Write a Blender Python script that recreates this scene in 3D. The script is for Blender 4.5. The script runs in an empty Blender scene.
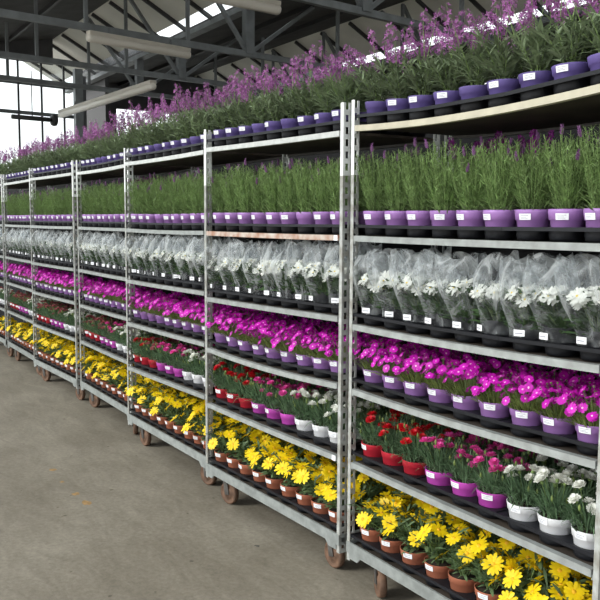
import bpy, math, random
from mathutils import Matrix, Vector, Euler
random.seed(11)
S = bpy.context.scene
COL = S.collection
PI = math.pi
R = random.uniform

# ------------------------------------------------------------------ materials
def new_mat(name):
    m = bpy.data.materials.new(name); m.use_nodes = True
    nt = m.node_tree
    return m, nt, nt.nodes['Principled BSDF'], nt.nodes['Material Output']

def mat(name, col, rough=.6, metal=0., vary=0., noise=0., nscale=30., spec=.4, trans=0., col2=None, bump=0.):
    m, nt, b, out = new_mat(name)
    b.inputs['Roughness'].default_value = rough
    b.inputs['Metallic'].default_value = metal
    b.inputs['Specular IOR Level'].default_value = spec
    c = (*col, 1)
    b.inputs['Base Color'].default_value = c
    sock = None
    if noise or col2:
        tc = nt.nodes.new('ShaderNodeTexCoord')
        n = nt.nodes.new('ShaderNodeTexNoise'); n.inputs['Scale'].default_value = nscale
        n.inputs['Detail'].default_value = 5
        nt.links.new(tc.outputs['Object'], n.inputs['Vector'])
        r = nt.nodes.new('ShaderNodeValToRGB')
        lo = col2 if col2 else tuple(x*(1-noise) for x in col)
        r.color_ramp.elements[0].position = .35; r.color_ramp.elements[0].color = (*lo, 1)
        r.color_ramp.elements[1].position = .65; r.color_ramp.elements[1].color = c
        nt.links.new(n.outputs['Fac'], r.inputs['Fac'])
        sock = r.outputs['Color']
        if bump:
            bp = nt.nodes.new('ShaderNodeBump'); bp.inputs['Strength'].default_value = bump
            bp.inputs['Distance'].default_value = .01
            nt.links.new(n.outputs['Fac'], bp.inputs['Height'])
            nt.links.new(bp.outputs['Normal'], b.inputs['Normal'])
    if vary:
        oi = nt.nodes.new('ShaderNodeObjectInfo')
        mr = nt.nodes.new('ShaderNodeMapRange')
        mr.inputs['To Min'].default_value = 1-vary; mr.inputs['To Max'].default_value = 1+vary
        nt.links.new(oi.outputs['Random'], mr.inputs['Value'])
        h = nt.nodes.new('ShaderNodeHueSaturation')
        h.inputs['Color'].default_value = c
        if sock: nt.links.new(sock, h.inputs['Color'])
        nt.links.new(mr.outputs['Result'], h.inputs['Value'])
        sock = h.outputs['Color']
    if sock: nt.links.new(sock, b.inputs['Base Color'])
    if trans:
        t = nt.nodes.new('ShaderNodeBsdfTranslucent'); t.inputs['Color'].default_value = c
        if sock: nt.links.new(sock, t.inputs['Color'])
        mx = nt.nodes.new('ShaderNodeMixShader'); mx.inputs['Fac'].default_value = trans
        nt.links.new(b.outputs['BSDF'], mx.inputs[1]); nt.links.new(t.outputs['BSDF'], mx.inputs[2])
        nt.links.new(mx.outputs['Shader'], out.inputs['Surface'])
    return m

M = {}
M['galv'] = mat('galvanised_steel', (.37, .39, .38), .5, .25, .06, nscale=16, col2=(.27, .28, .27))
M['galv_worn'] = mat('worn_galvanised_steel', (.46, .475, .46), .55, .2, .08, nscale=22, col2=(.27, .26, .23))
M['rail_zinc'] = mat('pale_zinc_rail', (.58, .59, .57), .45, .15, .05, noise=.2, nscale=20)
M['base_galv'] = mat('weathered_base_steel', (.33, .35, .34), .5, .25, .08, noise=.3, nscale=18)
M['zinc'] = mat('bright_zinc', (.86, .87, .85), .4, .1, .03, noise=.12, nscale=25)
M['rust'] = mat('rusty_rail', (.34, .17, .11), .7, 0, 0, nscale=14, col2=(.55, .50, .45))
M['cream'] = mat('cream_rail', (.52, .48, .37), .55, 0, 0, noise=.18, nscale=12)
M['ply'] = mat('plywood_deck', (.075, .058, .045), .8, 0, .1, noise=.4, nscale=9)
M['tray'] = mat('black_tray_plastic', (.013, .0135, .017), .45, 0, .15, noise=.2, nscale=40, spec=.25)
M['wheel'] = mat('brown_wheel', (.18, .10, .062), .7, 0, .1, noise=.5, nscale=22)
M['hub'] = mat('caster_and_shaded_rail_steel', (.16, .15, .14), .5, .5, .1, noise=.4, nscale=20)
M['soil'] = mat('potting_soil', (.045, .032, .022), .95, noise=.5, nscale=60)
M['sticker'] = mat('sticker_paper', (.82, .82, .85), .5)
M['ink'] = mat('sticker_print', (.30, .31, .36), .6)
M['pot_violet'] = mat('violet_pot', (.125, .09, .275), .42, 0, .12)
M['pot_mauve'] = mat('mauve_pot', (.33, .165, .43), .4, 0, .08)
M['pot_red'] = mat('red_pot', (.48, .022, .04), .42, 0, .08)
M['pot_pink'] = mat('magenta_pot', (.55, .08, .47), .42, 0, .08)
M['pot_black'] = mat('black_pot', (.03, .03, .036), .45, 0, .1)
M['pot_white'] = mat('white_pot', (.84, .84, .86), .4, 0, .03)
M['pot_terra'] = mat('terracotta_pot', (.40, .135, .075), .6, 0, .1)
M['leaf_wall'] = mat('grey_green_leaf', (.25, .325, .185), .5, 0, .18, noise=.5, nscale=28, trans=.15)
M['leaf_lav'] = mat('lavender_leaf', (.27, .41, .145), .5, 0, .12, noise=.6, nscale=30, trans=.12)
M['leaf_mag'] = mat('fine_green_leaf', (.25, .33, .09), .55, 0, .15, noise=.5, nscale=30, trans=.25)
M['leaf_dia'] = mat('blue_green_leaf', (.15, .25, .13), .5, 0, .15, noise=.45, nscale=30, trans=.2)
M['leaf_yel'] = mat('dull_green_leaf', (.13, .20, .09), .6, 0, .18, noise=.4, nscale=26, trans=.2)
M['leaf_bag'] = mat('dark_green_leaf', (.075, .145, .05), .6, 0, .15, noise=.4, nscale=26, trans=.2)
M['stem'] = mat('green_stem', (.17, .25, .08), .6, 0, .1)
M['stem_dark'] = mat('purple_stem', (.17, .11, .13), .6, 0, .1)
M['fl_wall'] = mat('wallflower_petal', (.36, .125, .34), .6, 0, .3, trans=.35)
M['fl_plum'] = mat('plum_petal', (.36, .03, .34), .6, 0, .2, trans=.3)
M['fl_lav'] = mat('lavender_bloom', (.19, .075, .20), .6, 0, .3)
M['fl_mag'] = mat('magenta_petal', (.66, .011, .52), .5, 0, .15, trans=.3)
M['fl_magc'] = mat('magenta_eye', (.80, .45, .62), .6)
M['fl_red'] = mat('red_petal', (.62, .008, .02), .55, 0, .15, trans=.25)
M['fl_dusk'] = mat('dusky_rose_petal', (.42, .13, .14), .6, 0, .2, trans=.25)
M['fl_pink'] = mat('pink_petal', (.80, .10, .42), .55, 0, .12, trans=.3)
M['fl_white'] = mat('white_petal', (.86, .86, .80), .55, 0, .04, trans=.3)
M['fl_yel'] = mat('yellow_petal', (.95, .69, .008), .5, 0, .06, trans=.3)
M['fl_yelc'] = mat('golden_disc', (.80, .42, .01), .7)
M['conc'] = None
M['lampb'] = mat('lamp_housing', (.60, .56, .48), .55, 0, 0, noise=.12, nscale=4)
M['lampl'] = mat('lamp_diffuser', (.70, .66, .58), .35)
M['truss'] = mat('truss_steel', (.20, .215, .22), .55, .2, .05, noise=.25, nscale=6)
M['trussd'] = mat('dark_steel', (.045, .045, .045), .6, .1)
M['panel'] = mat('roof_panel', (.74, .735, .67), .8, 0, 0, nscale=1.2, col2=(.62, .615, .56), trans=.10)
M['shaded_slope'] = mat('roof_panel_painted_shade', (.085, .085, .085), .9, 0, 0, noise=.3, nscale=3)  # roof panel facing away from the light, shade put into its colour
M['black'] = mat('shade_sheet_black', (.009, .009, .010), .95)  # for the sheet added to darken the gaps behind the trolleys
M['wall'] = mat('end_wall_panel', (.10, .10, .105), .8, 0, 0, noise=.25, nscale=2)

def glass_mat(name, tint, refl):
    m, nt, b, out = new_mat(name); nt.nodes.remove(b)
    t = nt.nodes.new('ShaderNodeBsdfTransparent'); t.inputs['Color'].default_value = (*tint, 1)
    g = nt.nodes.new('ShaderNodeBsdfGlossy'); g.inputs['Roughness'].default_value = .05
    mx = nt.nodes.new('ShaderNodeMixShader'); mx.inputs['Fac'].default_value = refl
    nt.links.new(t.outputs[0], mx.inputs[1]); nt.links.new(g.outputs[0], mx.inputs[2])
    nt.links.new(mx.outputs[0], out.inputs['Surface'])
    return m
M['glass'] = glass_mat('greenhouse_glass', (.93, .95, .95), .05)

def sleeve_mat():
    m, nt, b, out = new_mat('clear_plastic_sleeve')
    b.inputs['Base Color'].default_value = (.82, .85, .86, 1)
    b.inputs['Roughness'].default_value = .28
    b.inputs['Specular IOR Level'].default_value = .7
    tc = nt.nodes.new('ShaderNodeTexCoord'); mp = nt.nodes.new('ShaderNodeMapping')
    mp.inputs['Scale'].default_value = (15, 15, 6)
    oi = nt.nodes.new('ShaderNodeObjectInfo')
    cx = nt.nodes.new('ShaderNodeCombineXYZ')
    ml = nt.nodes.new('ShaderNodeMath'); ml.operation = 'MULTIPLY'; ml.inputs[1].default_value = 40
    nt.links.new(oi.outputs['Random'], ml.inputs[0]); nt.links.new(ml.outputs[0], cx.inputs[0]); nt.links.new(ml.outputs[0], cx.inputs[2])
    nt.links.new(cx.outputs[0], mp.inputs['Location'])
    nt.links.new(tc.outputs['Object'], mp.inputs['Vector'])
    n = nt.nodes.new('ShaderNodeTexNoise'); n.inputs['Scale'].default_value = 1.; n.inputs['Detail'].default_value = 3
    n.inputs['Distortion'].default_value = 1.6
    nt.links.new(mp.outputs[0], n.inputs['Vector'])
    bp = nt.nodes.new('ShaderNodeBump'); bp.inputs['Strength'].default_value = .7; bp.inputs['Distance'].default_value = .02
    nt.links.new(n.outputs['Fac'], bp.inputs['Height']); nt.links.new(bp.outputs[0], b.inputs['Normal'])
    r = nt.nodes.new('ShaderNodeValToRGB')
    r.color_ramp.elements[0].position = .45; r.color_ramp.elements[0].color = (.03,)*3+(1,)
    r.color_ramp.elements[1].position = .75; r.color_ramp.elements[1].color = (.46,)*3+(1,)
    nt.links.new(n.outputs['Fac'], r.inputs['Fac'])
    lw = nt.nodes.new('ShaderNodeLayerWeight'); lw.inputs['Blend'].default_value = .35
    nt.links.new(bp.outputs[0], lw.inputs['Normal'])
    mm = nt.nodes.new('ShaderNodeMath'); mm.operation = 'MULTIPLY_ADD'; mm.inputs[1].default_value = .26
    nt.links.new(lw.outputs['Fresnel'], mm.inputs[0]); nt.links.new(r.outputs['Color'], mm.inputs[2])
    mm.use_clamp = True
    t = nt.nodes.new('ShaderNodeBsdfTransparent'); t.inputs['Color'].default_value = (.95, .96, .97, 1)
    tl = nt.nodes.new('ShaderNodeBsdfTranslucent'); tl.inputs['Color'].default_value = (.85, .87, .88, 1)
    ms = nt.nodes.new('ShaderNodeMixShader'); ms.inputs['Fac'].default_value = .35
    nt.links.new(b.outputs[0], ms.inputs[1]); nt.links.new(tl.outputs[0], ms.inputs[2])
    mx = nt.nodes.new('ShaderNodeMixShader')
    nt.links.new(mm.outputs[0], mx.inputs['Fac'])
    nt.links.new(t.outputs[0], mx.inputs[1]); nt.links.new(ms.outputs[0], mx.inputs[2])
    nt.links.new(mx.outputs[0], out.inputs['Surface'])
    return m
M['sleeve'] = sleeve_mat()

def concrete():
    m, nt, b, out = new_mat('worn_concrete')
    b.inputs['Roughness'].default_value = .72
    b.inputs['Specular IOR Level'].default_value = .25
    tc = nt.nodes.new('ShaderNodeTexCoord')
    def noise(scale, detail, sx=1, sy=1, rough=.6, dist=0):
        mp = nt.nodes.new('ShaderNodeMapping'); mp.inputs['Scale'].default_value = (sx, sy, 1)
        nt.links.new(tc.outputs['Object'], mp.inputs['Vector'])
        n = nt.nodes.new('ShaderNodeTexNoise'); n.inputs['Scale'].default_value = scale
        n.inputs['Detail'].default_value = detail; n.inputs['Roughness'].default_value = rough
        n.inputs['Distortion'].default_value = dist
        nt.links.new(mp.outputs[0], n.inputs['Vector']); return n
    def ramp(n, p0, c0, p1, c1):
        r = nt.nodes.new('ShaderNodeValToRGB')
        r.color_ramp.elements[0].position = p0; r.color_ramp.elements[0].color = (*c0, 1)
        r.color_ramp.elements[1].position = p1; r.color_ramp.elements[1].color = (*c1, 1)
        nt.links.new(n.outputs['Fac'], r.inputs['Fac']); return r
    def mul(a, bb, f=1.):
        x = nt.nodes.new('ShaderNodeMix'); x.data_type = 'RGBA'; x.blend_type = 'MULTIPLY'; x.inputs[0].default_value = f
        nt.links.new(a, x.inputs[6]); nt.links.new(bb, x.inputs[7]); return x.outputs[2]
    base = ramp(noise(1.1, 6), .3, (.192, .168, .132), .7, (.268, .240, .196))
    streak = ramp(noise(3.0, 6, .7, 1.9, .72, .8), .34, (.76, .745, .73), .64, (1.04, 1.04, 1.04))
    fine = ramp(noise(38, 6, 1, 1, .7), .3, (.74, .74, .73), .7, (1.10, 1.10, 1.09))
    spots = ramp(noise(13, 2, 1, 1, .5), .235, (.55, .53, .50), .27, (1, 1, 1))
    c = mul(base.outputs[0], streak.outputs[0]); c = mul(c, fine.outputs[0]); c = mul(c, spots.outputs[0])
    nt.links.new(c, b.inputs['Base Color'])
    f2 = noise(70, 4)
    bp = nt.nodes.new('ShaderNodeBump'); bp.inputs['Strength'].default_value = .25; bp.inputs['Distance'].default_value = .004
    nt.links.new(f2.outputs['Fac'], bp.inputs['Height']); nt.links.new(bp.outputs[0], b.inputs['Normal'])
    return m
M['conc'] = concrete()
M['yard'] = mat('pale_yard', (.42, .41, .39), .8, noise=.15, nscale=2)
M['mark'] = mat('ochre_stain', (.36, .22, .09), .8, noise=.4, nscale=30)
M['oil'] = mat('dark_stain', (.10, .092, .08), .8, noise=.4, nscale=30)

# ------------------------------------------------------------------ mesh builder
class MB:
    def __init__(s): s.v = []; s.f = []; s.m = []; s.mats = []; s.smooth = []
    def mi(s, m):
        if m not in s.mats: s.mats.append(m)
        return s.mats.index(m)
    def add(s, vs, fs, m, smooth=False):
        o = len(s.v); k = s.mi(m)
        s.v.extend(tuple(v) for v in vs)
        for f in fs:
            s.f.append(tuple(i+o for i in f)); s.m.append(k); s.smooth.append(smooth)
    def join(s, other, mx):
        o = len(s.v)
        s.v.extend(tuple(mx @ Vector(v)) for v in other.v)
        for f, k, sm in zip(other.f, other.m, other.smooth):
            s.f.append(tuple(i+o for i in f)); s.m.append(s.mi(other.mats[k])); s.smooth.append(sm)
    def box(s, x0, x1, y0, y1, z0, z1, m):
        vs = [(x, y, z) for x in (x0, x1) for y in (y0, y1) for z in (z0, z1)]
        s.add(vs, [(0, 1, 3, 2), (4, 6, 7, 5), (0, 4, 5, 1), (2, 3, 7, 6), (0, 2, 6, 4), (1, 5, 7, 3)], m)
    def bar(s, a, b, w, h, m, up=(0, 0, 1)):
        a = Vector(a); b = Vector(b); d = (b-a).normalized(); u = Vector(up)
        sd = d.cross(u)
        if sd.length < 1e-4: sd = d.cross(Vector((1, 0, 0)))
        sd.normalize(); u = sd.cross(d)
        vs = []
        for p in (a, b):
            for i, j in ((-1, -1), (1, -1), (1, 1), (-1, 1)): vs.append(p+sd*(i*w/2)+u*(j*h/2))
        s.add(vs, [(0, 3, 2, 1), (4, 5, 6, 7), (0, 1, 5, 4), (1, 2, 6, 5), (2, 3, 7, 6), (3, 0, 4, 7)], m)
    def tube(s, pts, r, m, n=6, cap=True, r2=None):
        pts = [Vector(p) for p in pts]; vs = []; L = len(pts)
        for i, p in enumerate(pts):
            d = (pts[min(i+1, L-1)]-pts[max(i-1, 0)]).normalized()
            a = d.cross(Vector((.31, .17, .93)))
            if a.length < .05: a = d.cross(Vector((1, 0, 0)))
            a.normalize(); b = d.cross(a)
            rr = r if r2 is None else r+(r2-r)*i/(L-1)
            for k in range(n):
                t = 2*PI*k/n; vs.append(p+a*(rr*math.cos(t))+b*(rr*math.sin(t)))
        fs = [(i*n+k, i*n+(k+1) % n, (i+1)*n+(k+1) % n, (i+1)*n+k) for i in range(L-1) for k in range(n)]
        if cap: fs += [tuple(range(n))[::-1], tuple(range((L-1)*n, L*n))]
        s.add(vs, fs, m, True)
    def lathe(s, prof, n, m, cx=0, cy=0, axis='z', cz=0, close=False):
        vs = []
        for r, z in prof:
            for k in range(n):
                t = 2*PI*k/n
                if axis == 'z': vs.append((cx+r*math.cos(t), cy+r*math.sin(t), cz+z))
                elif axis == 'y': vs.append((cx+r*math.cos(t), cy+z, cz+r*math.sin(t)))
                else: vs.append((cx+z, cy+r*math.cos(t), cz+r*math.sin(t)))
        fs = [(i*n+k, i*n+(k+1) % n, (i+1)*n+(k+1) % n, (i+1)*n+k) for i in range(len(prof)-1) for k in range(n)]
        if close: fs += [tuple(range(n))[::-1], tuple(range((len(prof)-1)*n, len(prof)*n))]
        s.add(vs, fs, m, True)
    def leaf(s, p, d, length, w, m, droop=.3, seg=3, prof=None):
        p = Vector(p); d = Vector(d).normalized()
        sd = d.cross(Vector((0, 0, 1)))
        if sd.length < .1: sd = d.cross(Vector((R(-1, 1), R(-1, 1), .1)))
        sd.normalize()
        tw = R(-.6, .6); nn = sd.cross(d); sd = (sd*math.cos(tw)+nn*math.sin(tw))
        prof = prof or ([.45, 1, .75, .08] if seg == 3 else [.6, 1, .1] if seg == 2 else [.8, .25])
        vs = []; q = p.copy(); st = length/seg
        for i in range(seg+1):
            hw = w*.5*prof[i]
            vs += [q-sd*hw, q+sd*hw]
            q = q+d*st; d = (d+Vector((0, 0, -droop/seg))).normalized()
        s.add(vs, [(2*i, 2*i+1, 2*i+3, 2*i+2) for i in range(seg)], m, True)
    def mesh(s, name):
        me = bpy.data.meshes.new(name); me.from_pydata(s.v, [], s.f)
        for m in s.mats: me.materials.append(M[m])
        me.polygons.foreach_set('material_index', s.m); me.polygons.foreach_set('use_smooth', s.smooth)
        me.update(); return me

def link(name, data, parent=None, mx=None):
    o = bpy.data.objects.new(name, data); COL.objects.link(o)
    if parent: o.parent = parent
    if mx is not None: o.matrix_local = mx
    return o
def tag(o, label, cat, group=None):
    o['label'] = label; o['category'] = cat
    if group: o['group'] = group
    return o
def struct(o, label=None, cat='structure'):
    o['kind'] = 'structure'
    if label: o['label'] = label; o['category'] = cat
    return o

# ------------------------------------------------------------------ calibrated layout
H_EYE = 1.65
LEN = 1.341; DEP = .565; Y0 = 2.051
HS = [2.044, 1.573, 1.203, .905, .573, .20]          # rail centre heights, top to bottom
TR = [(-2.936, -.004, .004), (-4.344, -.042, .032), (-5.775, -.012, .015), (-7.179, .054, -.010), (-8.577, -.017, .040), (-9.973, .021, .0), (-11.38, .0, .01)]
TILT = {(0, 0): (-.003, .004), (0, 2): (-.013, .004), (0, 3): (.0, .006), (0, 4): (.004, -.006), (1, 0): (0, -.016), (1, 2): (-.010, .008),
        (1, 3): (-.004, .003), (2, 2): (0, .010), (2, 3): (-.014, 0), (2, 4): (-.010, .012), (3, 3): (-.012, 0)}
SAG = {(0, 0): .023, (0, 2): .008, (0, 3): .010, (1, 3): .018, (1, 4): .004, (2, 0): .004, (2, 1): .005, (3, 0): .006}
def zoff(t, k, x):
    if k == 5: return 0.
    u = min(max(x/LEN, 0), 1); a, b = TILT.get((t, k), (0, 0))
    return a+(b-a)*u-SAG.get((t, k), .002)*4*u*(1-u)
def zslope(t, k, x):
    return (zoff(t, k, x+.05)-zoff(t, k, x-.05))/.1
TM = [Matrix.Translation((s, Y0+dd, 0)) @ Matrix.Rotation(ph, 4, 'Z') for s, dd, ph in TR]
TNAME = ['nearest trolley', 'second trolley', 'third trolley', 'fourth trolley', 'fifth trolley', 'sixth trolley', 'seventh trolley']
ORD = ['first', 'second', 'third', 'fourth', 'fifth', 'sixth', 'seventh', 'eighth', 'ninth']
GOODS = ['purple wallflowers', 'lavender', 'sleeved white daisies', 'magenta daisies', 'dianthus', 'yellow daisies']

# ------------------------------------------------------------------ trolleys
def post_mb(right, rear, z0, z1, m):
    b = MB(); th = .003; fw = .021; sd = .040
    def bx(x0, x1, y0, y1, za, zb):
        if right: x0, x1 = LEN-x1, LEN-x0
        if rear: y0, y1 = DEP-y1, DEP-y0
        b.box(x0, x1, y0, y1, za, zb, m)
    bx(0, fw, 0, th, z0, z1)                       # face flange
    bx(0, th, th, .013, z0, z1); bx(0, th, .029, sd, z0, z1)
    z = z0; n = int(round((z1-z0)/.05)); st = (z1-z0)/n
    for i in range(n):
        bx(0, th, .013, .029, z0+i*st, z0+i*st+st*.42)   # rungs between the slots
    return b
POSTS = {}
for rt in (0, 1):
    for rr in (0, 1):
        POSTS[rt, rr] = (post_mb(rt, rr, .135, 1.845, 'galv_worn' if rr == 0 else 'galv').mesh('post'), post_mb(rt, rr, 1.845, 2.16, 'zinc').mesh('post_extension'))
bf = MB()
bf.box(0, LEN, -.004, .0055, .172, .222, 'base_galv'); bf.box(0, LEN, DEP-.005, DEP, .172, .222, 'base_galv')
bf.box(.0, .012, .0055, DEP-.005, .172, .222, 'base_galv'); bf.box(LEN-.012, LEN, .0055, DEP-.005, .172, .222, 'base_galv')
for x, sg in ((.022, 1), (LEN-.022, -1)):          # corner plates under the front beam
    bf.add([(x, -.004, .172), (x+sg*.085, -.004, .172), (x+sg*.06, -.004, .148), (x, -.004, .148), (x, .004, .172), (x+sg*.085, .004, .172), (x+sg*.06, .004, .148), (x, .004, .148)],
           [(0, 1, 2, 3), (7, 6, 5, 4), (0, 4, 5, 1), (1, 5, 6, 2), (2, 6, 7, 3), (3, 7, 4, 0)], 'base_galv')
BASE_FRAME = bf.mesh('base_frame')
bd = MB(); bd.box(.012, LEN-.012, .0055, DEP-.005, .180, .208, 'ply'); BASE_DECK = bd.mesh('base_deck')
cb = MB(); cb.box(-.045, .045, -.03, .03, .163, .172, 'hub')
cb.bar((-.025, -.023, .165), (0, -.0245, .06), .004, .036, 'hub', up=(1, 0, 0)); cb.bar((-.025, .023, .165), (0, .0245, .06), .004, .036, 'hub', up=(1, 0, 0))
CASTER = cb.mesh('caster')
wb = MB(); wb.lathe([(.012, -.019), (.032, -.019), (.036, -.014), (.054, -.014), (.063, -.019), (.0705, -.013), (.072, 0), (.0705, .013), (.063, .019), (.054, .014), (.036, .014), (.032, .019), (.012, .019)], 28, 'wheel', axis='y', cz=.072)
wb.lathe([(0.001, -.021), (.012, -.021), (.012, .021), (0.001, .021)], 12, 'hub', axis='y', cz=.072)
WHEEL = wb.mesh('wheel')
WYAW = [(-.42, .35), (.25, .05), (.1, .3), (.35, -.3), (.3, .2), (.1, .4), (.2, .2)]
TLAB = ['grey steel flower trolley nearest the camera, cropped by the frame edge, cream top rail',
        'grey steel flower trolley, second in the row, with a rusty rail under its lavender',
        'grey steel flower trolley, third in the row, between two fully loaded neighbours',
        'grey steel flower trolley, fourth in the row from the camera',
        'grey steel flower trolley, fifth in the row from the camera',
        'grey steel flower trolley, sixth in the row from the camera',
        'grey steel flower trolley at the far end of the row, barely in frame']
for t in range(7):
    root = link('flower_trolley', None); root.matrix_world = TM[t]
    tag(root, TLAB[t], 'trolley', 'flower trolleys standing in a row')
    for (rt, rr), (pm, em) in POSTS.items():
        p = link('post', pm, root)
        e = link('post_extension', em, p); e['label'] = 'bright zinc post extension'
    link('base_frame', BASE_FRAME, root); link('base_deck', BASE_DECK, root)
    for i, (x, y) in enumerate(((.145, .08), (LEN-.145, .08), (.13, DEP-.06), (LEN-.13, DEP-.06))):
        yw = WYAW[t][i] if i < 2 else R(0, 3)
        c = link('caster', CASTER, root, Matrix.Translation((x, y, 0)) @ Matrix.Rotation(yw, 4, 'Z') @ Matrix.Diagonal((.92, .92, 1, 1)))
        w = link('wheel', WHEEL, c, Matrix.Diagonal((1, 1, .93, 1))); w['label'] = 'brown caster wheel'

# ------------------------------------------------------------------ shelves and trays
def shelf(t, k):
    h = HS[k]; root = link('shelf', None); root.matrix_world = TM[t] @ Matrix.Translation((0, 0, h))
    rm = 'cream' if (t, k) == (0, 0) else 'rust' if (t, k) == (1, 1) else 'rail_zinc' if k == 0 else 'galv'
    look = {'cream': 'cream painted rail', 'rust': 'rusty brown rail', 'rail_zinc': 'bright steel rail', 'galv': 'grey steel rail'}[rm]
    tag(root, f'shelf with {look} carrying {GOODS[k]} on the {TNAME[t]}', 'shelf', 'hanging trolley shelves')
    xs = [.028+(LEN-.056)*i/12 for i in range(13)]
    def strip(y0, y1, z0, z1, m, name, xs=xs):
        b = MB(); vs = []
        for x in xs:
            z = zoff(t, k, x)
            vs += [(x, y0, z+z0), (x, y1, z+z0), (x, y1, z+z1), (x, y0, z+z1)]
        n = len(xs)
        fs = [(4*i+j, 4*i+(j+1) % 4, 4*i+4+(j+1) % 4, 4*i+4+j) for i in range(n-1) for j in range(4)]
        fs += [(3, 2, 1, 0), (4*n-4, 4*n-3, 4*n-2, 4*n-1)]
        b.add(vs, fs, m); return link(name, b.mesh(name), root)
    strip(-.003, .022, -.012, .0125, rm, 'rail'); strip(DEP-.022, DEP+.002, -.012, .0125, 'hub', 'rail')  # rear rail is the same steel, its shade put in by a darker colour
    strip(.022, DEP-.022, .000, .012, 'ply', 'deck')
    for rt in (0, 1):
        for y in (.004, DEP-.016):
            b = MB(); x0, x1 = (.004, .03) if not rt else (LEN-.03, LEN-.004)
            z = zoff(t, k, x0)
            b.box(x0, x1, y, y+.010, z-.022, z-.004, 'galv'); link('hook', b.mesh('hook'), root)
    if (t, k) in ((1, 1), (1, 4)):
        b = MB(); x = LEN-.06; z = zoff(t, k, x); b.box(x, x+.028, -.0042, -.0032, z-.012, z+.012, 'sticker')
        s = link('label_sticker', b.mesh('label_sticker'), root)
def tray_mesh():
    b = MB(); cx, cy = .142, .136; n = 16; rim = .041; hr = .056
    for i in range(3):
        for j in range(4):
            x0, y0 = i*cx, j*cy; mx, my = x0+cx/2, y0+cy/2
            vo, vi = [], []
            for q in range(n):
                a = 2*PI*q/n+PI/n; ca, sa = math.cos(a), math.sin(a)
                s = min(cx/2/abs(ca) if abs(ca) > 1e-6 else 9, cy/2/abs(sa) if abs(sa) > 1e-6 else 9)
                vo.append((mx+ca*s, my+sa*s, rim)); vi.append((mx+hr*ca, my+hr*sa, rim))
            # square the corners
            for q in range(n):
                a = 2*PI*q/n+PI/n
                if abs(abs(math.cos(a))-abs(math.sin(a))) < .30:
                    pass
            b.add(vo+vi, [(q, (q+1) % n, n+(q+1) % n, n+q) for q in range(n)], 'tray')
            for sx in (0, 1):
                for sy in (0, 1):
                    X, Y = x0+sx*cx, y0+sy*cy
                    near = sorted(vo, key=lambda v: (v[0]-X)**2+(v[1]-Y)**2)[:2]
                    b.add([(X, Y, rim), near[0], near[1]], [(0, 1, 2)], 'tray')
            b.lathe([(hr, rim), (.0555, .02), (.052, .002), (.0005, .002)], n, 'tray', mx, my)
    W, D = 3*cx, 4*cy
    e = .0035
    for x0, x1, y0, y1 in ((-e, W+e, -e, 0), (-e, W+e, D, D+e), (-e, 0, 0, D), (W, W+e, 0, D)):
        b.box(x0, x1, y0, y1, rim-.009, rim+.004, 'tray')
    return b.mesh('plant_tray')
TRAY = tray_mesh()
TX = [.021+i*.4345 for i in range(3)]
TPOS = ['far end', 'middle', 'near end']
def floor_z(k): return HS[k]+.0135 if k < 5 else .2095
for t in range(7):
    for k in range(6):
        if k < 5: shelf(t, k)
        for i in range(3):
            xm = TX[i]+.213; z = floor_z(k)+zoff(t, k, xm)
            sl = zslope(t, k, xm) if k < 5 else 0
            mx = TM[t] @ Matrix.Translation((xm, .011, z+.0015)) @ Matrix.Rotation(-math.atan(sl), 4, 'Y') @ Matrix.Translation((-.213, 0, 0))
            o = link('plant_tray', TRAY); o.matrix_world = mx
            tag(o, f'black plastic tray under {GOODS[k]}, {TPOS[i]} of its level on the {TNAME[t]}', 'tray', 'black plant trays')

# ------------------------------------------------------------------ plants
def pot_mb(m, sticker=True, h=.091):
    b = MB()
    b.lathe([(.0005, 0), (.0455, 0), (.047, .004), (.0548, .0635), (.0585, .065), (.0620, .090), (.0622, h), (.0595, h), (.0570, .081)], 22, m)
    b.lathe([(.0575, .081), (.02, .085), (.0005, .085)], 14, 'soil')
    return b
def sticker_mb():
    b = MB(); a0 = -PI/2-.34+.12; n = 6
    def patch(a, bb, z0, z1, off, m):
        vs = []
        for i in range(n+1):
            t = a+(bb-a)*i/n
            for z in (z0, z1):
                r = .0585+(.0620-.0585)*(z-.065)/.025+off
                vs.append((r*math.cos(t), r*math.sin(t), z))
        b.add(vs, [(2*i, 2*i+2, 2*i+3, 2*i+1) for i in range(n)], m, True)
    patch(a0, a0+.70, .0655, .086, .0012, 'sticker')
    for z in (.070, .074, .0795): patch(a0+.10, a0+R(.45, .58), z, z+.0014, .0017, 'ink')
    return b
STICK_MB = sticker_mb(); STICK = STICK_MB.mesh('label_sticker')
POTS = {m: pot_mb(m) for m in ('pot_violet', 'pot_mauve', 'pot_red', 'pot_pink', 'pot_white', 'pot_terra', 'pot_black')}
POTS['lav_pot'] = pot_mb('pot_mauve', h=.100)
POTM = {m: b.mesh('pot') for m, b in POTS.items()}

def daisy_mb(n, Rad, w, pet, disc, rdisc, cup=.15, jit=.0, seg=3):
    b = MB()
    for i in range(n):
        a = 2*PI*i/n+R(-.08, .08); ca, sa = math.cos(a), math.sin(a); L = Rad*R(.92, 1.04); dz = R(-jit, jit)
        pr = ((rdisc*.6, .45), (L*.55, 1), (L*.86, .9), (L, .35))
        vs = []
        for k, (r, ww) in enumerate(pr):
            z = cup*r*(1-r/Rad*.75)+dz*(r/Rad)
            for s in (-1, 1): vs.append((ca*r-sa*s*w*.5*ww, sa*r+ca*s*w*.5*ww, z+.001*(i % 2)))
        b.add(vs, [(2*k, 2*k+1, 2*k+3, 2*k+2) for k in range(3)], pet, True)
    b.lathe([(rdisc, .001), (rdisc*.8, rdisc*.4), (.0003, rdisc*.5)], 8, disc)
    b.lathe([(.0003, -.004), (rdisc*.9, -.003), (rdisc*1.0, .001)], 7, 'stem')
    return b
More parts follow.
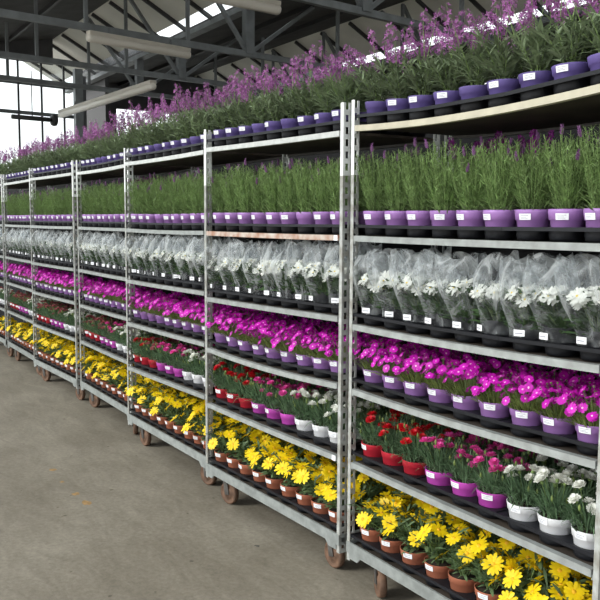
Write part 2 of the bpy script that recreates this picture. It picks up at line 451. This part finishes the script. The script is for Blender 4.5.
def ruffle_mb(Rad, pet):
    b = MB()
    for ly, (rr, n, zt, z0) in enumerate(((Rad, 7, .004, 0), (Rad*.8, 6, .010, .002), (Rad*.5, 5, .014, .004))):
        for i in range(n):
            a = 2*PI*(i+ly*.4)/n; m = 5; vs = [(0, 0, z0-.003)]
            for q in range(m):
                u = (q/(m-1)-.5)*2*PI/n*1.25; r = rr*(1 if q % 2 == 0 else .88)*R(.93, 1.05)
                vs.append((r*math.cos(a+u), r*math.sin(a+u), zt+R(-.0035, .0035)))
            b.add(vs, [(0, q+1, q+2) for q in range(m-1)], pet, True)
    b.lathe([(.002, -.016), (.0055, -.012), (.006, -.002)], 7, 'stem')
    return b
def face(p, d, roll=None):
    d = Vector(d).normalized()
    return Matrix.Translation(p) @ d.to_track_quat('Z', 'Y').to_matrix().to_4x4() @ Matrix.Rotation(R(0, 6.28) if roll is None else roll, 4, 'Z')
ZB = .084    # soil height
def stemline(b, p0, p1, r, m, bow=.0, n=4):
    p0 = Vector(p0); p1 = Vector(p1); out = Vector((p1.x, p1.y, 0)); pts = []
    for i in range(n+1):
        u = i/n; p = p0.lerp(p1, u); p += out*bow*(u*(1-u))*-1
        pts.append(p)
    b.tube(pts, r, m, 4, False, r*.7)
# every kind: list of variants; a variant is (foliage MB, [(part name, MB key, matrix)])
HEADS = {}
def head(key, mbs): HEADS[key] = [(b, b.mesh(nm)) for nm, b in mbs]
def spike_mb(L, pet, dens=26):
    b = MB(); top = Vector((R(-.02, .02), R(-.02, .02), L))
    b.tube([(0, 0, 0), (top.x*.4, top.y*.4, L*.5), top], .0016, 'stem', 4, False, .0008)
    for i in range(dens):
        u = .50+.50*(i/dens); p = Vector((top.x*u, top.y*u, L*u)); a = i*2.4; o = .019*(1.15-.6*u)*R(.6, 1.2)
        c = p+Vector((math.cos(a)*o, math.sin(a)*o, R(-.004, .008)))
        d = Vector((math.cos(a), math.sin(a), R(.1, .7))).normalized(); mx = face(c, d)
        for q in range(4):
            t = q*PI/2; w = .0062; l = R(.010, .0145)
            vs = [(0, 0, 0), (math.cos(t-.5)*w, math.sin(t-.5)*w, .001), (math.cos(t)*l, math.sin(t)*l, R(0, .003)), (math.cos(t+.5)*w, math.sin(t+.5)*w, .001)]
            b.add([mx @ Vector(v) for v in vs], [(0, 1, 2, 3)], pet)
    return b
head('wall', [('flower_spike', spike_mb(R(.10, .185), 'fl_wall', random.randint(9, 16))) for _ in range(8)])
head('plum', [('flower_spike', spike_mb(R(.19, .24), 'fl_plum', 40)) for _ in range(3)])
def lavhead():
    b = MB(); b.tube([(0, 0, 0), (.002, 0, .03)], .0012, 'stem', 4, False)
    for i in range(26):
        u = i/26; a = i*2.4; r = .0065*math.sin(PI*(.15+.8*u)); mx = face((math.cos(a)*r*.5, math.sin(a)*r*.5, .028+u*.028), (math.cos(a), math.sin(a), .6))
        b.add([mx @ Vector(v) for v in ((-.003, 0, 0), (0, -.003, 0), (.003, 0, .0), (0, 0, .008), (0, .003, 0))], [(0, 1, 3), (1, 2, 3), (2, 4, 3), (4, 0, 3)], 'fl_lav')
    for q in range(4):
        a = q*PI/2; b.leaf((0, 0, .055), (math.cos(a)*.5, math.sin(a)*.5, 1), .016, .006, 'fl_lav', .1, 2)
    return b
head('lav', [('flower_spike', lavhead()) for _ in range(2)])
head('mag', [('flower_head', daisy_mb(16, R(.016, .0195), .0054, 'fl_mag', 'fl_magc', .0042, .25, .003)) for _ in range(3)])
for kk, mm in (('red', 'fl_red'), ('dusk', 'fl_dusk'), ('pink', 'fl_pink'), ('white', 'fl_white')):
    head(kk, [('flower_head', ruffle_mb(R(.020, .0245), mm)) for _ in range(3)])
head('yel', [('flower_head', daisy_mb(13, R(.031, .038), .0122, 'fl_yel', 'fl_yelc', .0085, R(-.05, .4), .005)) for _ in range(4)])
head('marg', [('flower_head', daisy_mb(18, R(.027, .033), 0.0105, 'fl_white', 'fl_yel', .0048, .1, .006)) for _ in range(3)])

def v_wall(pet='wall'):
    b = MB(); hs = []
    for i in range(11):
        a = 2*PI*i/11*1.62+R(-.3, .3); r = .105*math.sqrt((i+.6)/11); tip = Vector((r*math.cos(a), r*math.sin(a), ZB+R(.09, .15)*(1.15-r*2.2)))
        stemline(b, (tip.x*.15, tip.y*.15, ZB), tip, .002, 'stem', .3)
        for j in range(19):
            u = R(.15, 1); p = Vector((tip.x*.15, tip.y*.15, ZB)).lerp(tip, u)
            an = R(0, 6.28); d = Vector((math.cos(an), math.sin(an), R(-.1, .9)+u*.6))
            b.leaf(p, d+Vector((tip.x, tip.y, 0))*3, R(.05, .085), R(.007, .0105), 'leaf_wall', R(.3, 1.), 3)
    n = random.randint(5, 6)
    for i in range(n):
        a = R(0, 6.28); r = R(.0, .085); p = (r*math.cos(a), r*math.sin(a), ZB+R(.10, .15))
        hs.append(('flower_spike', pet, random.randrange(len(HEADS[pet])), face(p, (math.cos(a)*r*4+R(-.3, .3), math.sin(a)*r*4+R(-.3, .3), 1))))
    return b, hs
def v_lav():
    b = MB(); hs = []
    for i in range(110):
        a = R(0, 6.28); r = .06*math.sqrt(R(0, 1)); d = Vector((math.cos(a), math.sin(a), R(.3, 1.5)))
        b.leaf((r*math.cos(a), r*math.sin(a), ZB+R(0, .07)), d, R(.03, .06), R(.004, .006), 'leaf_lav', R(.2, .9), 2)
    for i in range(46):
        a = i*2.4+R(-.2, .2); r = .080*math.sqrt((i+.5)/46); L = R(.17, .28)*(1.06-r*1.8)
        p0 = Vector((r*.45*math.cos(a), r*.45*math.sin(a), ZB)); p1 = Vector((r*1.25*math.cos(a)+R(-.012, .012), r*1.25*math.sin(a)+R(-.012, .012), ZB+L))
        stemline(b, p0, p1, .0012, 'stem', .2, 3)
        nn = 15
        for j in range(nn):
            u = .10+.90*j/nn; p = p0.lerp(p1, u); an = R(0, 6.28)
            for q in range(2):
                aa = an+q*PI+R(-.4, .4); d = Vector((math.cos(aa), math.sin(aa), R(.3, 1.4)))
                b.leaf(p, d, R(.022, .042)*(1.15-.45*u), R(.0034, .005), 'leaf_lav', .3, 1)
        if i % 14 == 5: hs.append(('flower_spike', 'lav', random.randrange(2), face(p1+Vector((0, 0, -.045)), (R(-.3, .3), R(-.3, .3), 1)) @ Matrix.Scale(.85, 4)))
    return b, hs
def v_mag():
    b = MB(); hs = []
    for i in range(260):
        a = R(0, 6.28); r = .05*math.sqrt(R(0, 1)); d = Vector((math.cos(a)*R(.2, 1.1), math.sin(a)*R(.2, 1.1), R(.35, 1.2)))
        b.leaf((r*math.cos(a), r*math.sin(a), ZB-.01), d, R(.05, .095), R(.0028, .0045), 'leaf_mag', R(.1, .7), 2)
    for i in range(34):
        a = i*2.4+R(-.3, .3); r = .104*math.sqrt((i+.4)/34); p = Vector((r*math.cos(a), r*math.sin(a), ZB+R(.065, .130)-r*.3))
        stemline(b, (p.x*.3, p.y*.3, ZB), p, .0012, 'stem', .3, 3)
        hs.append(('flower_head', 'mag', random.randrange(3), face(p, (math.cos(a)*r*9+R(-.5, .5), math.sin(a)*r*9+R(-.5, .5), .7))))
    return b, hs
def v_dia(col, n):
    b = MB(); hs = []
    for i in range(300):
        a = R(0, 6.28); r = .055*math.sqrt(R(0, 1)); d = Vector((math.cos(a)*R(.1, 1.), math.sin(a)*R(.1, 1.), R(.5, 1.6)))
        b.leaf((r*math.cos(a), r*math.sin(a), ZB-.004+R(0, .045)), d, R(.055, .105), R(.0038, .0062), 'leaf_dia', R(.4, 1.5)*(1.7 if i % 4 == 0 else 1), 3, [.8, 1, .7, .1])
    for i in range(n+4):
        a = i*2.4+R(-.5, .5); r = .085*math.sqrt((i+.4)/(n+4)); p = Vector((r*math.cos(a), r*math.sin(a), ZB+R(.085, .145)-r*.25))
        stemline(b, (p.x*.3, p.y*.3, ZB), p, .0013, 'stem', .2, 3)
        if i < n: hs.append(('flower_head', col, random.randrange(3), face(p, (math.cos(a)*r*5+R(-.3, .3), math.sin(a)*r*5+R(-.3, .3), .9))))
        else: b.lathe([(.0008, -.012), (.0042, -.006), (.0045, .002), (.001, .010)], 6, 'leaf_mag', p.x, p.y, 'z', p.z)
    return b, hs
def v_yel(n):
    b = MB(); hs = []
    for i in range(12):
        a = i*2.4; r = .075*math.sqrt((i+.5)/12); tip = Vector((r*math.cos(a), r*math.sin(a), ZB+R(.06, .11)))
        stemline(b, (tip.x*.2, tip.y*.2, ZB), tip, .002, 'stem', .2, 3)
        for j in range(13):
            u = R(.1, 1); p = Vector((tip.x*.2, tip.y*.2, ZB)).lerp(tip, u); an = R(0, 6.28)
            d = Vector((math.cos(an), math.sin(an), R(0, 1.)+u*.4))+Vector((tip.x, tip.y, 0))*5
            b.leaf(p, d, R(.045, .075), R(.010, .016), 'leaf_yel', R(.3, 1.1), 3, [.3, .6, 1, .45])
    for i in range(n):
        a = i*2.4+R(-.5, .5); r = .108*math.sqrt((i+.5)/n); p = Vector((r*math.cos(a), r*math.sin(a), ZB+R(.085, .16)-r*.35))
        stemline(b, (p.x*.3, p.y*.3, ZB+.02), p, .0018, 'stem', .2, 3)
        hs.append(('flower_head', 'yel', random.randrange(4), face(p, (math.cos(a)*r*8+R(-.35, .35), math.sin(a)*r*8+R(-.45, .25), .75))))
    return b, hs
def v_marg():
    b = MB(); hs = []
    for i in range(320):
        a = R(0, 6.28); r = .066*math.sqrt(R(0, 1)); z = ZB+R(-.02, .10)
        d = Vector((math.cos(a), math.sin(a), R(.2, 1.3)))
        b.leaf((r*math.cos(a)*.8, r*math.sin(a)*.8, z), d, R(.035, .06), R(.009, .015), 'leaf_bag', R(.2, .8), 3, [.4, .8, 1, .3])
    n = 14
    for i in range(n):
        a = i*2.4+R(-.4, .4); r = .071*math.sqrt((i+.5)/n); p = Vector((r*math.cos(a)*.92-.008, r*math.sin(a)-.014, ZB+R(.085, .14)-r*.25))
        stemline(b, (p.x*.2, p.y*.2, ZB), p, .0016, 'stem', .2, 3)
        hs.append(('flower_head', 'marg', random.randrange(3), face(p, (math.cos(a)*r*8, math.sin(a)*r*8-.45, .8))))
    return b, hs
VAR = {
    'wall': [v_wall() for _ in range(5)], 'plum': [v_wall('plum') for _ in range(2)], 'lav': [v_lav() for _ in range(4)],
    'mag': [v_mag() for _ in range(4)], 'red': [v_dia('red', 5) for _ in range(3)], 'dusk': [v_dia('dusk', 7) for _ in range(3)],
    'pink': [v_dia('pink', 6) for _ in range(3)], 'white': [v_dia('white', 7) for _ in range(4)],
    'yel': [v_yel(n) for n in (7, 9, 6, 9, 5)], 'marg': [v_marg() for _ in range(3)],
}
# plastic sleeves
def sleeve_mb(seed):
    rnd = random.Random(seed); b = MB(); nu, nv = 44, 20
    ph = [rnd.uniform(0, 6.28) for _ in range(8)]; lx, ly = rnd.uniform(-.035, .02), rnd.uniform(-.045, -.01); H = rnd.uniform(.285, .322)
    tall = [rnd.uniform(-.014, .014) for _ in range(3)]
    vs = []
    for j in range(nv+1):
        v = j/nv
        for i in range(nu):
            a = 2*PI*i/nu
            sm = v*v*(3-2*v)
            g = min(1, v*1.55); g = g*g*(3-2*g); rx = .0640+.021*g; ry = .0640+.030*g
            cl = max(0, (v-.68)/.32); ry = ry*(1-.72*cl**1.3); rx = rx*(1+.06*cl)
            am = .0012+.0042*v
            f = 1+(am*(math.sin(3*a+ph[0]+3*v)+.8*math.sin(5*a+ph[1]-4*v)+.5*math.sin(9*a+ph[2]+5*v))+.0016*math.sin(12*v+2*a+ph[3]))/rx
            z = .044+(H-.044+.0)*v+(cl*(tall[0]*math.sin(a+ph[4])+.012*math.sin(3*a+ph[5])))
            vs.append((rx*f*math.cos(a)+lx*sm, ry*f*math.sin(a)+ly*sm, z))
    fs = [(j*nu+i, j*nu+(i+1) % nu, (j+1)*nu+(i+1) % nu, (j+1)*nu+i) for j in range(nv) for i in range(nu)]
    b.add(vs, fs, 'sleeve', True)
    return b
SLEEVE = [sleeve_mb(i) for i in range(7)]
SLEEVEM = [b.mesh('plastic_sleeve') for b in SLEEVE]
sb = MB()
vs = []
for i in range(7):
    a = -PI/2-.25+.55*i/6
    for z in (.052, .074): vs.append((.0735*math.cos(a), .0735*math.sin(a)-.004, z))
sb.add(vs, [(2*i, 2*i+2, 2*i+3, 2*i+1) for i in range(6)], 'sticker', True)
vs = []
for i in range(7):
    a = -PI/2-.18+.38*i/6
    for z in (.060, .0635): vs.append((.0741*math.cos(a), .0741*math.sin(a)-.004, z))
sb.add(vs, [(2*i, 2*i+2, 2*i+3, 2*i+1) for i in range(6)], 'ink', True)
SSTICK_MB = sb; SSTICK = sb.mesh('label_sticker')

FOLM = {k: [v[0].mesh('foliage') for v in vs_] for k, vs_ in VAR.items()}
BLOSM = {}; FUSED = {}
def blossom(kind, i):
    if (kind, i) not in BLOSM:
        b = MB()
        for nm, key, hi, mx in VAR[kind][i][1]: b.join(HEADS[key][hi][0], mx)
        BLOSM[kind, i] = b.mesh('blossom')
    return BLOSM[kind, i]
def fused(kind, i, pot, q):
    key = (kind, i, pot, q)
    if key not in FUSED:
        b = MB(); b.join(POTS[pot], Matrix()); rz = Matrix.Rotation(q*2.1, 4, 'Z')
        b.join(VAR[kind][i][0], rz)
        for nm, hk, hi, mx in VAR[kind][i][1]: b.join(HEADS[hk][hi][0], rz @ mx)
        if kind == 'marg': b.join(SLEEVE[q], Matrix()); b.join(SSTICK_MB, Matrix())
        else: b.join(STICK_MB, Matrix())
        FUSED[key] = b.mesh('potted_plant')
    return FUSED[key]
INFO = {  # kind: object name, category, label head, group
    'wall': ('potted_wallflower', 'purple wallflower in violet pot', 'purple wallflowers on the top shelves'),
    'plum': ('potted_stock', 'plum flowered plant behind lavender', 'plum flowered plants behind the lavender'),
    'lav': ('potted_lavender', 'lavender in mauve pot', 'lavender pots on the second shelves down'),
    'marg': ('sleeved_daisy', 'white daisies in plastic sleeve', 'white daisies in plastic sleeves'),
    'mag': ('potted_magenta_daisy', 'magenta daisy in mauve pot', 'magenta daisies in mauve pots'),
    'red': ('potted_dianthus', 'red dianthus in red pot', 'dianthus pots on the fifth level'),
    'dusk': ('potted_dianthus', 'dusky dianthus in red pot', 'dianthus pots on the fifth level'),
    'pink': ('potted_dianthus', 'pink dianthus in magenta pot', 'dianthus pots on the fifth level'),
    'white': ('potted_dianthus', 'white dianthus in white pot', 'dianthus pots on the fifth level'),
    'yel': ('potted_yellow_daisy', 'yellow daisy in terracotta pot', 'yellow daisies on the bottom level'),
}
ROWN = ['front row', 'second row', 'third row', 'back row']
def place(kind, pot, t, k, c, row, scale=1., detail=2):
    name, lab, grp = INFO[kind]
    if kind == 'dusk' and pot == 'pot_pink': lab = 'dusky dianthus in magenta pot'
    i, ci = divmod(c, 3)
    x = TX[i]+.071+ci*.142; y = .011+.068+row*.136
    sl = zslope(t, k, x) if k < 5 else 0
    z = floor_z(k)+zoff(t, k, x)+.0045
    mx = TM[t] @ Matrix.Translation((x+R(-.003, .003), y+R(-.003, .003), z)) @ Matrix.Rotation(-math.atan(sl), 4, 'Y') @ Matrix.Rotation(R(-.3, .3), 4, 'Z')
    vi = random.randrange(len(VAR[kind])); rz = Matrix.Translation((0, 0, .084*(1-scale))) @ Matrix.Rotation(R(0, 6.28) if kind != 'marg' else R(-.4, .4), 4, 'Z') @ Matrix.Scale(scale, 4)
    label = f'{lab}, {ROWN[row]}, {ORD[c]} from the far post of the {TNAME[t]}'
    if detail == 0:
        o = link(name, fused(kind, vi, pot, random.randrange(3))); o.matrix_world = mx
        tag(o, label, 'potted plant', grp); return
    root = link(name, None); root.matrix_world = mx; tag(root, label, 'potted plant', grp)
    p = link('pot', POTM[pot], root)
    if row == 0 and kind != 'marg' and random.random() < .9: link('label_sticker', STICK, p)
    link('foliage', FOLM[kind][vi], root, rz)
    if detail == 2:
        for nm, key, hi, m in VAR[kind][vi][1]: link(nm, HEADS[key][hi][1], root, rz @ m)
    else:
        link('blossom', blossom(kind, vi), root, rz)
    if kind == 'marg':
        s = link('plastic_sleeve', SLEEVEM[random.randrange(7)], root, Matrix.Rotation(R(-.25, .25), 4, 'Z'))
        if row == 0: link('label_sticker', SSTICK, s, Matrix.Rotation(R(-.3, .3), 4, 'Z'))

ROWS = [[2, 2, 2, 3, 3, 4], [2, 2, 2, 3, 3, 4], [2, 2, 2, 3, 3, 3], [2, 2, 1, 2, 2, 2], [2, 1, 1, 2, 2, 2], [2, 1, 1, 2, 2, 2], [1, 1, 1, 1, 1, 1]]
for t in range(7):
    far = t >= 4
    for c in range(0 if t < 6 else 5, 9):
        NR = [4]*6 if (t == 0 and c > 6) else ROWS[t]
        for row in range(NR[0]): place('wall', 'pot_violet', t, 0, c, row, R(.95, 1.1), 0 if far else 2 if (t < 2 and row == 0) else 1)
        for row in range(NR[1]): place('lav', 'lav_pot', t, 1, c, row, R(.96, 1.06), 0 if far else 2 if (t < 2 and row == 0) else 1)
        if (t == 0 and c in (2, 3, 4)) or (t == 3 and c > 1): place('plum', 'pot_mauve', t, 1, c, 2, .93, 1)
        for row in range(NR[2]): place('marg', 'pot_black', t, 2, c, row, R(.97, 1.07), 0 if far else 2 if t < 3 and row == 0 else 1)
        for row in range(NR[3]): place('mag', 'pot_mauve', t, 3, c, row, R(.96, 1.06), 0 if far else 2 if t < 2 and row < 2 else 1)
        if c < 3: kd, pt = ('red' if t < 2 else 'red' if (t == 2 and c < 2) else 'dusk'), 'pot_red'
        elif c < 6: kd, pt = ('dusk' if t > 3 else 'dusk' if t == 3 and c == 3 else 'pink'), 'pot_pink'
        else: kd, pt = 'white', 'pot_white'
        for row in range(NR[4]): place(kd, pt, t, 4, c, row, R(.97, 1.08), 0 if far else 2 if t < 3 else 1)
        for row in range(NR[5]): place('yel', 'pot_terra', t, 5, c, row, R(1., 1.14), 0 if far else 2 if t < 3 else 1)

# ------------------------------------------------------------------ building
SK = -.16
b = MB(); b.box(-20, 6, -8, 21.5, -.05, 0, 'conc'); FLOOR = struct(link('floor', b.mesh('floor')))
b = MB(); b.box(-80, 60, -70, 80, -.09, -.06, 'yard'); struct(link('ground', b.mesh('ground')))
def blot(name, cx, cy, rx, ry, m, lab, cat):
    b = MB(); n = 14; vs = [(0, 0, .0008)]
    for i in range(n):
        a = 2*PI*i/n; r = R(.55, 1.15); vs.append((rx*r*math.cos(a), ry*r*math.sin(a), .0008))
    b.add(vs, [(0, 1+i, 1+(i+1) % n) for i in range(n)], m)
    o = link(name, b.mesh(name), FLOOR); o.location = (cx, cy, 0); o['label'] = lab
blot('floor_stain', -5.376, 1.379, 0.035, 0.026, 'mark', 'ochre stain on the concrete floor', 'stain')
blot('floor_stain', -5.095, 1.362, 0.020, 0.015, 'mark', 'ochre stain on the concrete floor', 'stain')
blot('floor_stain', -4.824, 1.371, 0.034, 0.026, 'mark', 'ochre stain on the concrete floor', 'stain')
blot('floor_stain', -4.634, 1.381, 0.050, 0.038, 'mark', 'ochre stain on the concrete floor', 'stain')
blot('floor_stain', -3.564, 1.93, .022, .012, 'oil', 'small dark stain on the concrete before the second trolley', 'stain')
# roof: sawtooth bays running along the trolleys
G0, SP, RZ, GZ = 5.6, 4.15, 3.6+H_EYE, 3.05+H_EYE
XB = 5.0
bay = 0
for kk in range(-3, 4):
    g = G0+SP*kk; XA = -19.8 if kk >= 0 else -17.4
    def zf(y): return RZ+(GZ-RZ)*(y-(g-1.0))
    def zn(y): return GZ+(RZ-GZ)*(y-g)/(SP-1.0)
    root = struct(link('ceiling', None))
    def slab(y0, y1, zfun, m, name):
        b = MB(); vs = []
        for x in (XA, XB):
            for y in (y0, y1):
                z = zfun(y); vs += [(x, y, z), (x, y, z+.03)]
        b.add(vs, [(0, 2, 6, 4), (1, 5, 7, 3), (0, 1, 3, 2), (4, 6, 7, 5), (0, 4, 5, 1), (2, 3, 7, 6)], m)
        return link(name, b.mesh(name), root)
    slab(g-1.0, g-.20, zf, 'panel', 'light_panel')
    slab(g-.20, g-.05, zf, 'glass', 'glazing')
    slab(g-.05, g+.25, zn, 'trussd', 'flashing')
    slab(g+.25, g+.40, zn, 'glass', 'glazing')
    slab(g+.40, g+SP-1.0, zn, 'shaded_slope' if kk >= -1 else 'glass', 'dark_panel' if kk >= -1 else 'glazing')  # near slopes take painted shade; glass added over unseen aisle for floor light
    b = MB(); b.box(XA, XB, g-.07, g+.09, GZ-.10, GZ-.02, 'truss'); link('gutter', b.mesh('gutter'), root)
    if kk in (-1, 0, 1, 2):
        x = XA+.5
        while x < XB:
            b = MB(); b.bar((x, g-1.0, RZ-.03), (x, g-.02, GZ-.02), .045, .06, 'trussd'); link('rafter', b.mesh('rafter'), root); x += .95
        for yy in (g+1.2, g+2.2):
            b = MB(); b.bar((XA, yy, zn(yy)-.04), (XB, yy, zn(yy)-.04), .05, .07, 'trussd'); link('purlin', b.mesh('purlin'), root)
# trusses
ti = 0
for X0 in (-2.2, -5.0, -7.8, -10.6, -13.0, -14.95):
    root = struct(link('roof_truss', None))
    def P(y, z): return (X0+SK*(y-5.6), y, z)
    zb = 2.34+H_EYE
    yl = -7.4 if X0 > -16 else 4.9
    b = MB(); b.bar(P(yl, zb), P(20.5, zb), .07, .08, 'truss'); link('bottom_chord', b.mesh('bottom_chord'), root)
    for kk in range(-1 if X0 > -16 else 0, 4):
        g = G0+SP*kk
        b = MB(); b.bar(P(g, zb), P(g, GZ-.08), .13, .13, 'truss', up=(0, 1, 0)); link('hanger', b.mesh('hanger'), root)
        for y2, z2 in ((g-.98, RZ-.06), (g+1.2, GZ+.14)):
            b = MB(); b.bar(P(g, zb), P(y2, z2), .05, .05, 'truss'); link('brace', b.mesh('brace'), root)
        for y2, z2 in ((g-1.0, RZ-.03), (g+1.7, GZ+.2)):
            b = MB(); b.bar(P(y2, zb), P(y2, z2), .045, .045, 'truss', up=(0, 1, 0)); link('hanger', b.mesh('hanger'), root)
# end wall with glazing
def EX(y): return -17.2+SK*(y-5)
def wallpiece(name, y0, y1, z0, z1, m, th=.06, parent=None):
    b = MB(); vs = []
    for dx in (0, -th):
        for y in (y0, y1):
            for z in (z0, z1): vs.append((EX(y)+dx, y, z))
    b.add(vs, [(0, 2, 3, 1), (4, 5, 7, 6), (0, 1, 5, 4), (2, 6, 7, 3), (0, 4, 6, 2), (1, 3, 7, 5)], m)
    o = link(name, b.mesh(name), parent)
    return o
w = struct(link('wall_left', None))
wallpiece('lower_panel', -7.4, 5.05, 0, 1.3, 'wall', parent=w)
wallpiece('dark_panel', -7.4, 4.6, GZ+.05, RZ+.5, 'wall', parent=w)
wallpiece('dark_panel', 5.05, 5.30, 0, GZ-.1, 'wall', parent=w)
def end_window(n, y0, y1, z0, z1, st, zs):
    win = struct(link(f'window_{n}', None))
    wallpiece('pane', y0, y1, z0, z1, 'glass', .01, win)
    y = y0
    while y < y1:
        wallpiece('mullion', y-.018, y+.018, z0, z1, 'trussd', .05, win); y += st
    for z in zs: wallpiece('transom', y0, y1, z-.035, z+.035, 'truss', .05, win)
end_window(1, -7.4, 5.05, 1.3, GZ+.05, .47, (3.75, 2.6, 4.33))
b = MB(); b.box(EX(5)+.04, EX(5)+.20, 5.0, 5.16, 0, GZ, 'truss'); struct(link('trim_1', b.mesh('trim_1')))
EX0 = EX
def EX(y): return -19.5
w2 = struct(link('wall_left', None))
wallpiece('lower_panel', 5.8, 21.5, 0, 1.3, 'wall', parent=w2)
wallpiece('dark_panel', 5.8, 6.7, 1.3, RZ+.5, 'wall', parent=w2)
wallpiece('dark_panel', 6.7, 9.6, 4.3, RZ+.5, 'wall', parent=w2)
wallpiece('dark_panel', 9.6, 21.5, 1.3, RZ+.5, 'wall', parent=w2)
end_window(2, 6.7, 9.6, 1.3, 4.3, .96, (3.0,))
EX = EX0
b = MB(); b.box(-19.5, -17.35, 5.74, 5.82, 0, RZ-.3, 'trussd'); struct(link('wall_front', b.mesh('wall_front')))
# black sheet added for the shade close behind the trolleys, and the far side of the hall
b = MB(); b.box(-17, 1.5, 2.86, 2.89, 0, 2.22, 'black'); struct(link('added_dark_sheet', b.mesh('added_dark_sheet')))
b = MB(); b.box(-20, 6, 21.4, 21.5, 0, GZ+.8, 'wall'); struct(link('wall_back', b.mesh('wall_back')))

# lamps under the trusses
def lamp(a, bb, lab):
    a = Vector(a); bb = Vector(bb); d = bb-a; L = d.length; ang = math.atan2(d.y, d.x)
    root = link('ceiling_lamp', None); root.location = a; root.rotation_euler = (0, 0, ang)
    tag(root, lab, 'lamp', 'long tube lamps under the roof')
    b = MB(); b.box(.02, L-.02, -.05, .05, .03, .075, 'lampb'); link('housing', b.mesh('housing'), root)
    b = MB()
    b.lathe([(.02, 0), (.045, .012), (.055, .035), (.055, L-.035), (.045, L-.012), (.02, L)], 16, 'lampl', axis='x', cz=-.005, close=True); link('diffuser', b.mesh('diffuser'), root)
    for x in (L*.2, L*.8):
        b = MB(); b.bar((x, 0, .06), (x, 0, .15), .03, .012, 'truss', up=(1, 0, 0)); link('bracket', b.mesh('bracket'), root)
E = H_EYE
lamp((-10.09, 3.12, 2.2+E), (-10.42, 4.62, 2.2+E), 'long beige tube lamp under the roof truss, above the third trolley')
lamp((-7.45, 2.4, 2.2+E), (-7.72, 4.45, 2.2+E), 'long beige tube lamp under the roof truss, highest in view')
lamp((-15.4, 4.24, 1.9+E), (-11.3, 4.45, 1.9+E), 'pale tube lamp running along the row beneath the trusses')
root = link('ceiling_heater', None); root.location = (-16.4, 3.6, 1.93+E); root.rotation_euler = (0, 0, math.radians(99))
tag(root, 'black horizontal tube with a round end before the bright glazed wall', 'heater')
b = MB(); b.lathe([(.045, 0), (.045, .78)], 12, 'trussd', axis='x', close=True); link('tube', b.mesh('tube'), root)
b = MB(); b.lathe([(.03, 0), (.11, .02), (.12, .06), (.11, .10), (.03, .12)], 16, 'trussd', axis='x', cx=.78, close=True); link('fan_end', b.mesh('fan_end'), root)
b = MB(); b.bar((.4, 0, .03), (.4, 0, .9), .015, .015, 'trussd', up=(0, 1, 0)); link('hanger', b.mesh('hanger'), root)

# ------------------------------------------------------------------ light
w = bpy.data.worlds.new('World'); S.world = w; w.use_nodes = True
bg = w.node_tree.nodes['Background']; bg.inputs['Color'].default_value = (.95, .98, 1, 1); bg.inputs['Strength'].default_value = 1.35
sl = bpy.data.lights.new('Sun', 'SUN'); sl.energy = 2.5; sl.angle = math.radians(18); sl.color = (1, .97, .92)
so = bpy.data.objects.new('Sun', sl); COL.objects.link(so)
so.rotation_euler = Vector((.25, .80, -.55)).to_track_quat('-Z', 'Y').to_euler()

# ------------------------------------------------------------------ camera
f, p, r, y = 823.76, math.radians(5.53135), math.radians(.28245), math.radians(58.57296)
cp, sp, cr, sr, cy, sy = math.cos(p), math.sin(p), math.cos(r), math.sin(r), math.cos(y), math.sin(y)
r0 = Vector((cy, sy, 0)); fw = Vector((-sy*cp, cy*cp, -sp)); u0 = Vector((-sy*sp, cy*sp, cp))
Rv = r0*cr+u0*sr; Uv = u0*cr-r0*sr
cam = bpy.data.cameras.new('Camera'); co = bpy.data.objects.new('Camera', cam); COL.objects.link(co)
cam.sensor_width = 36; cam.sensor_fit = 'HORIZONTAL'; cam.lens = 36*f/600; cam.clip_start = .05; cam.clip_end = 300
mx = Matrix.Identity(4)
for i in range(3): mx[i][0] = Rv[i]; mx[i][1] = Uv[i]; mx[i][2] = -fw[i]
mx[2][3] = H_EYE
co.matrix_world = mx
S.camera = co
S.cycles.transparent_max_bounces = 24
S.cycles.max_bounces = 8
S.view_settings.view_transform = 'Standard'
try: S.view_settings.look = 'None'
except Exception: pass
S.view_settings.gamma = 1; S.view_settings.use_curve_mapping = False
S.view_settings.exposure = .70
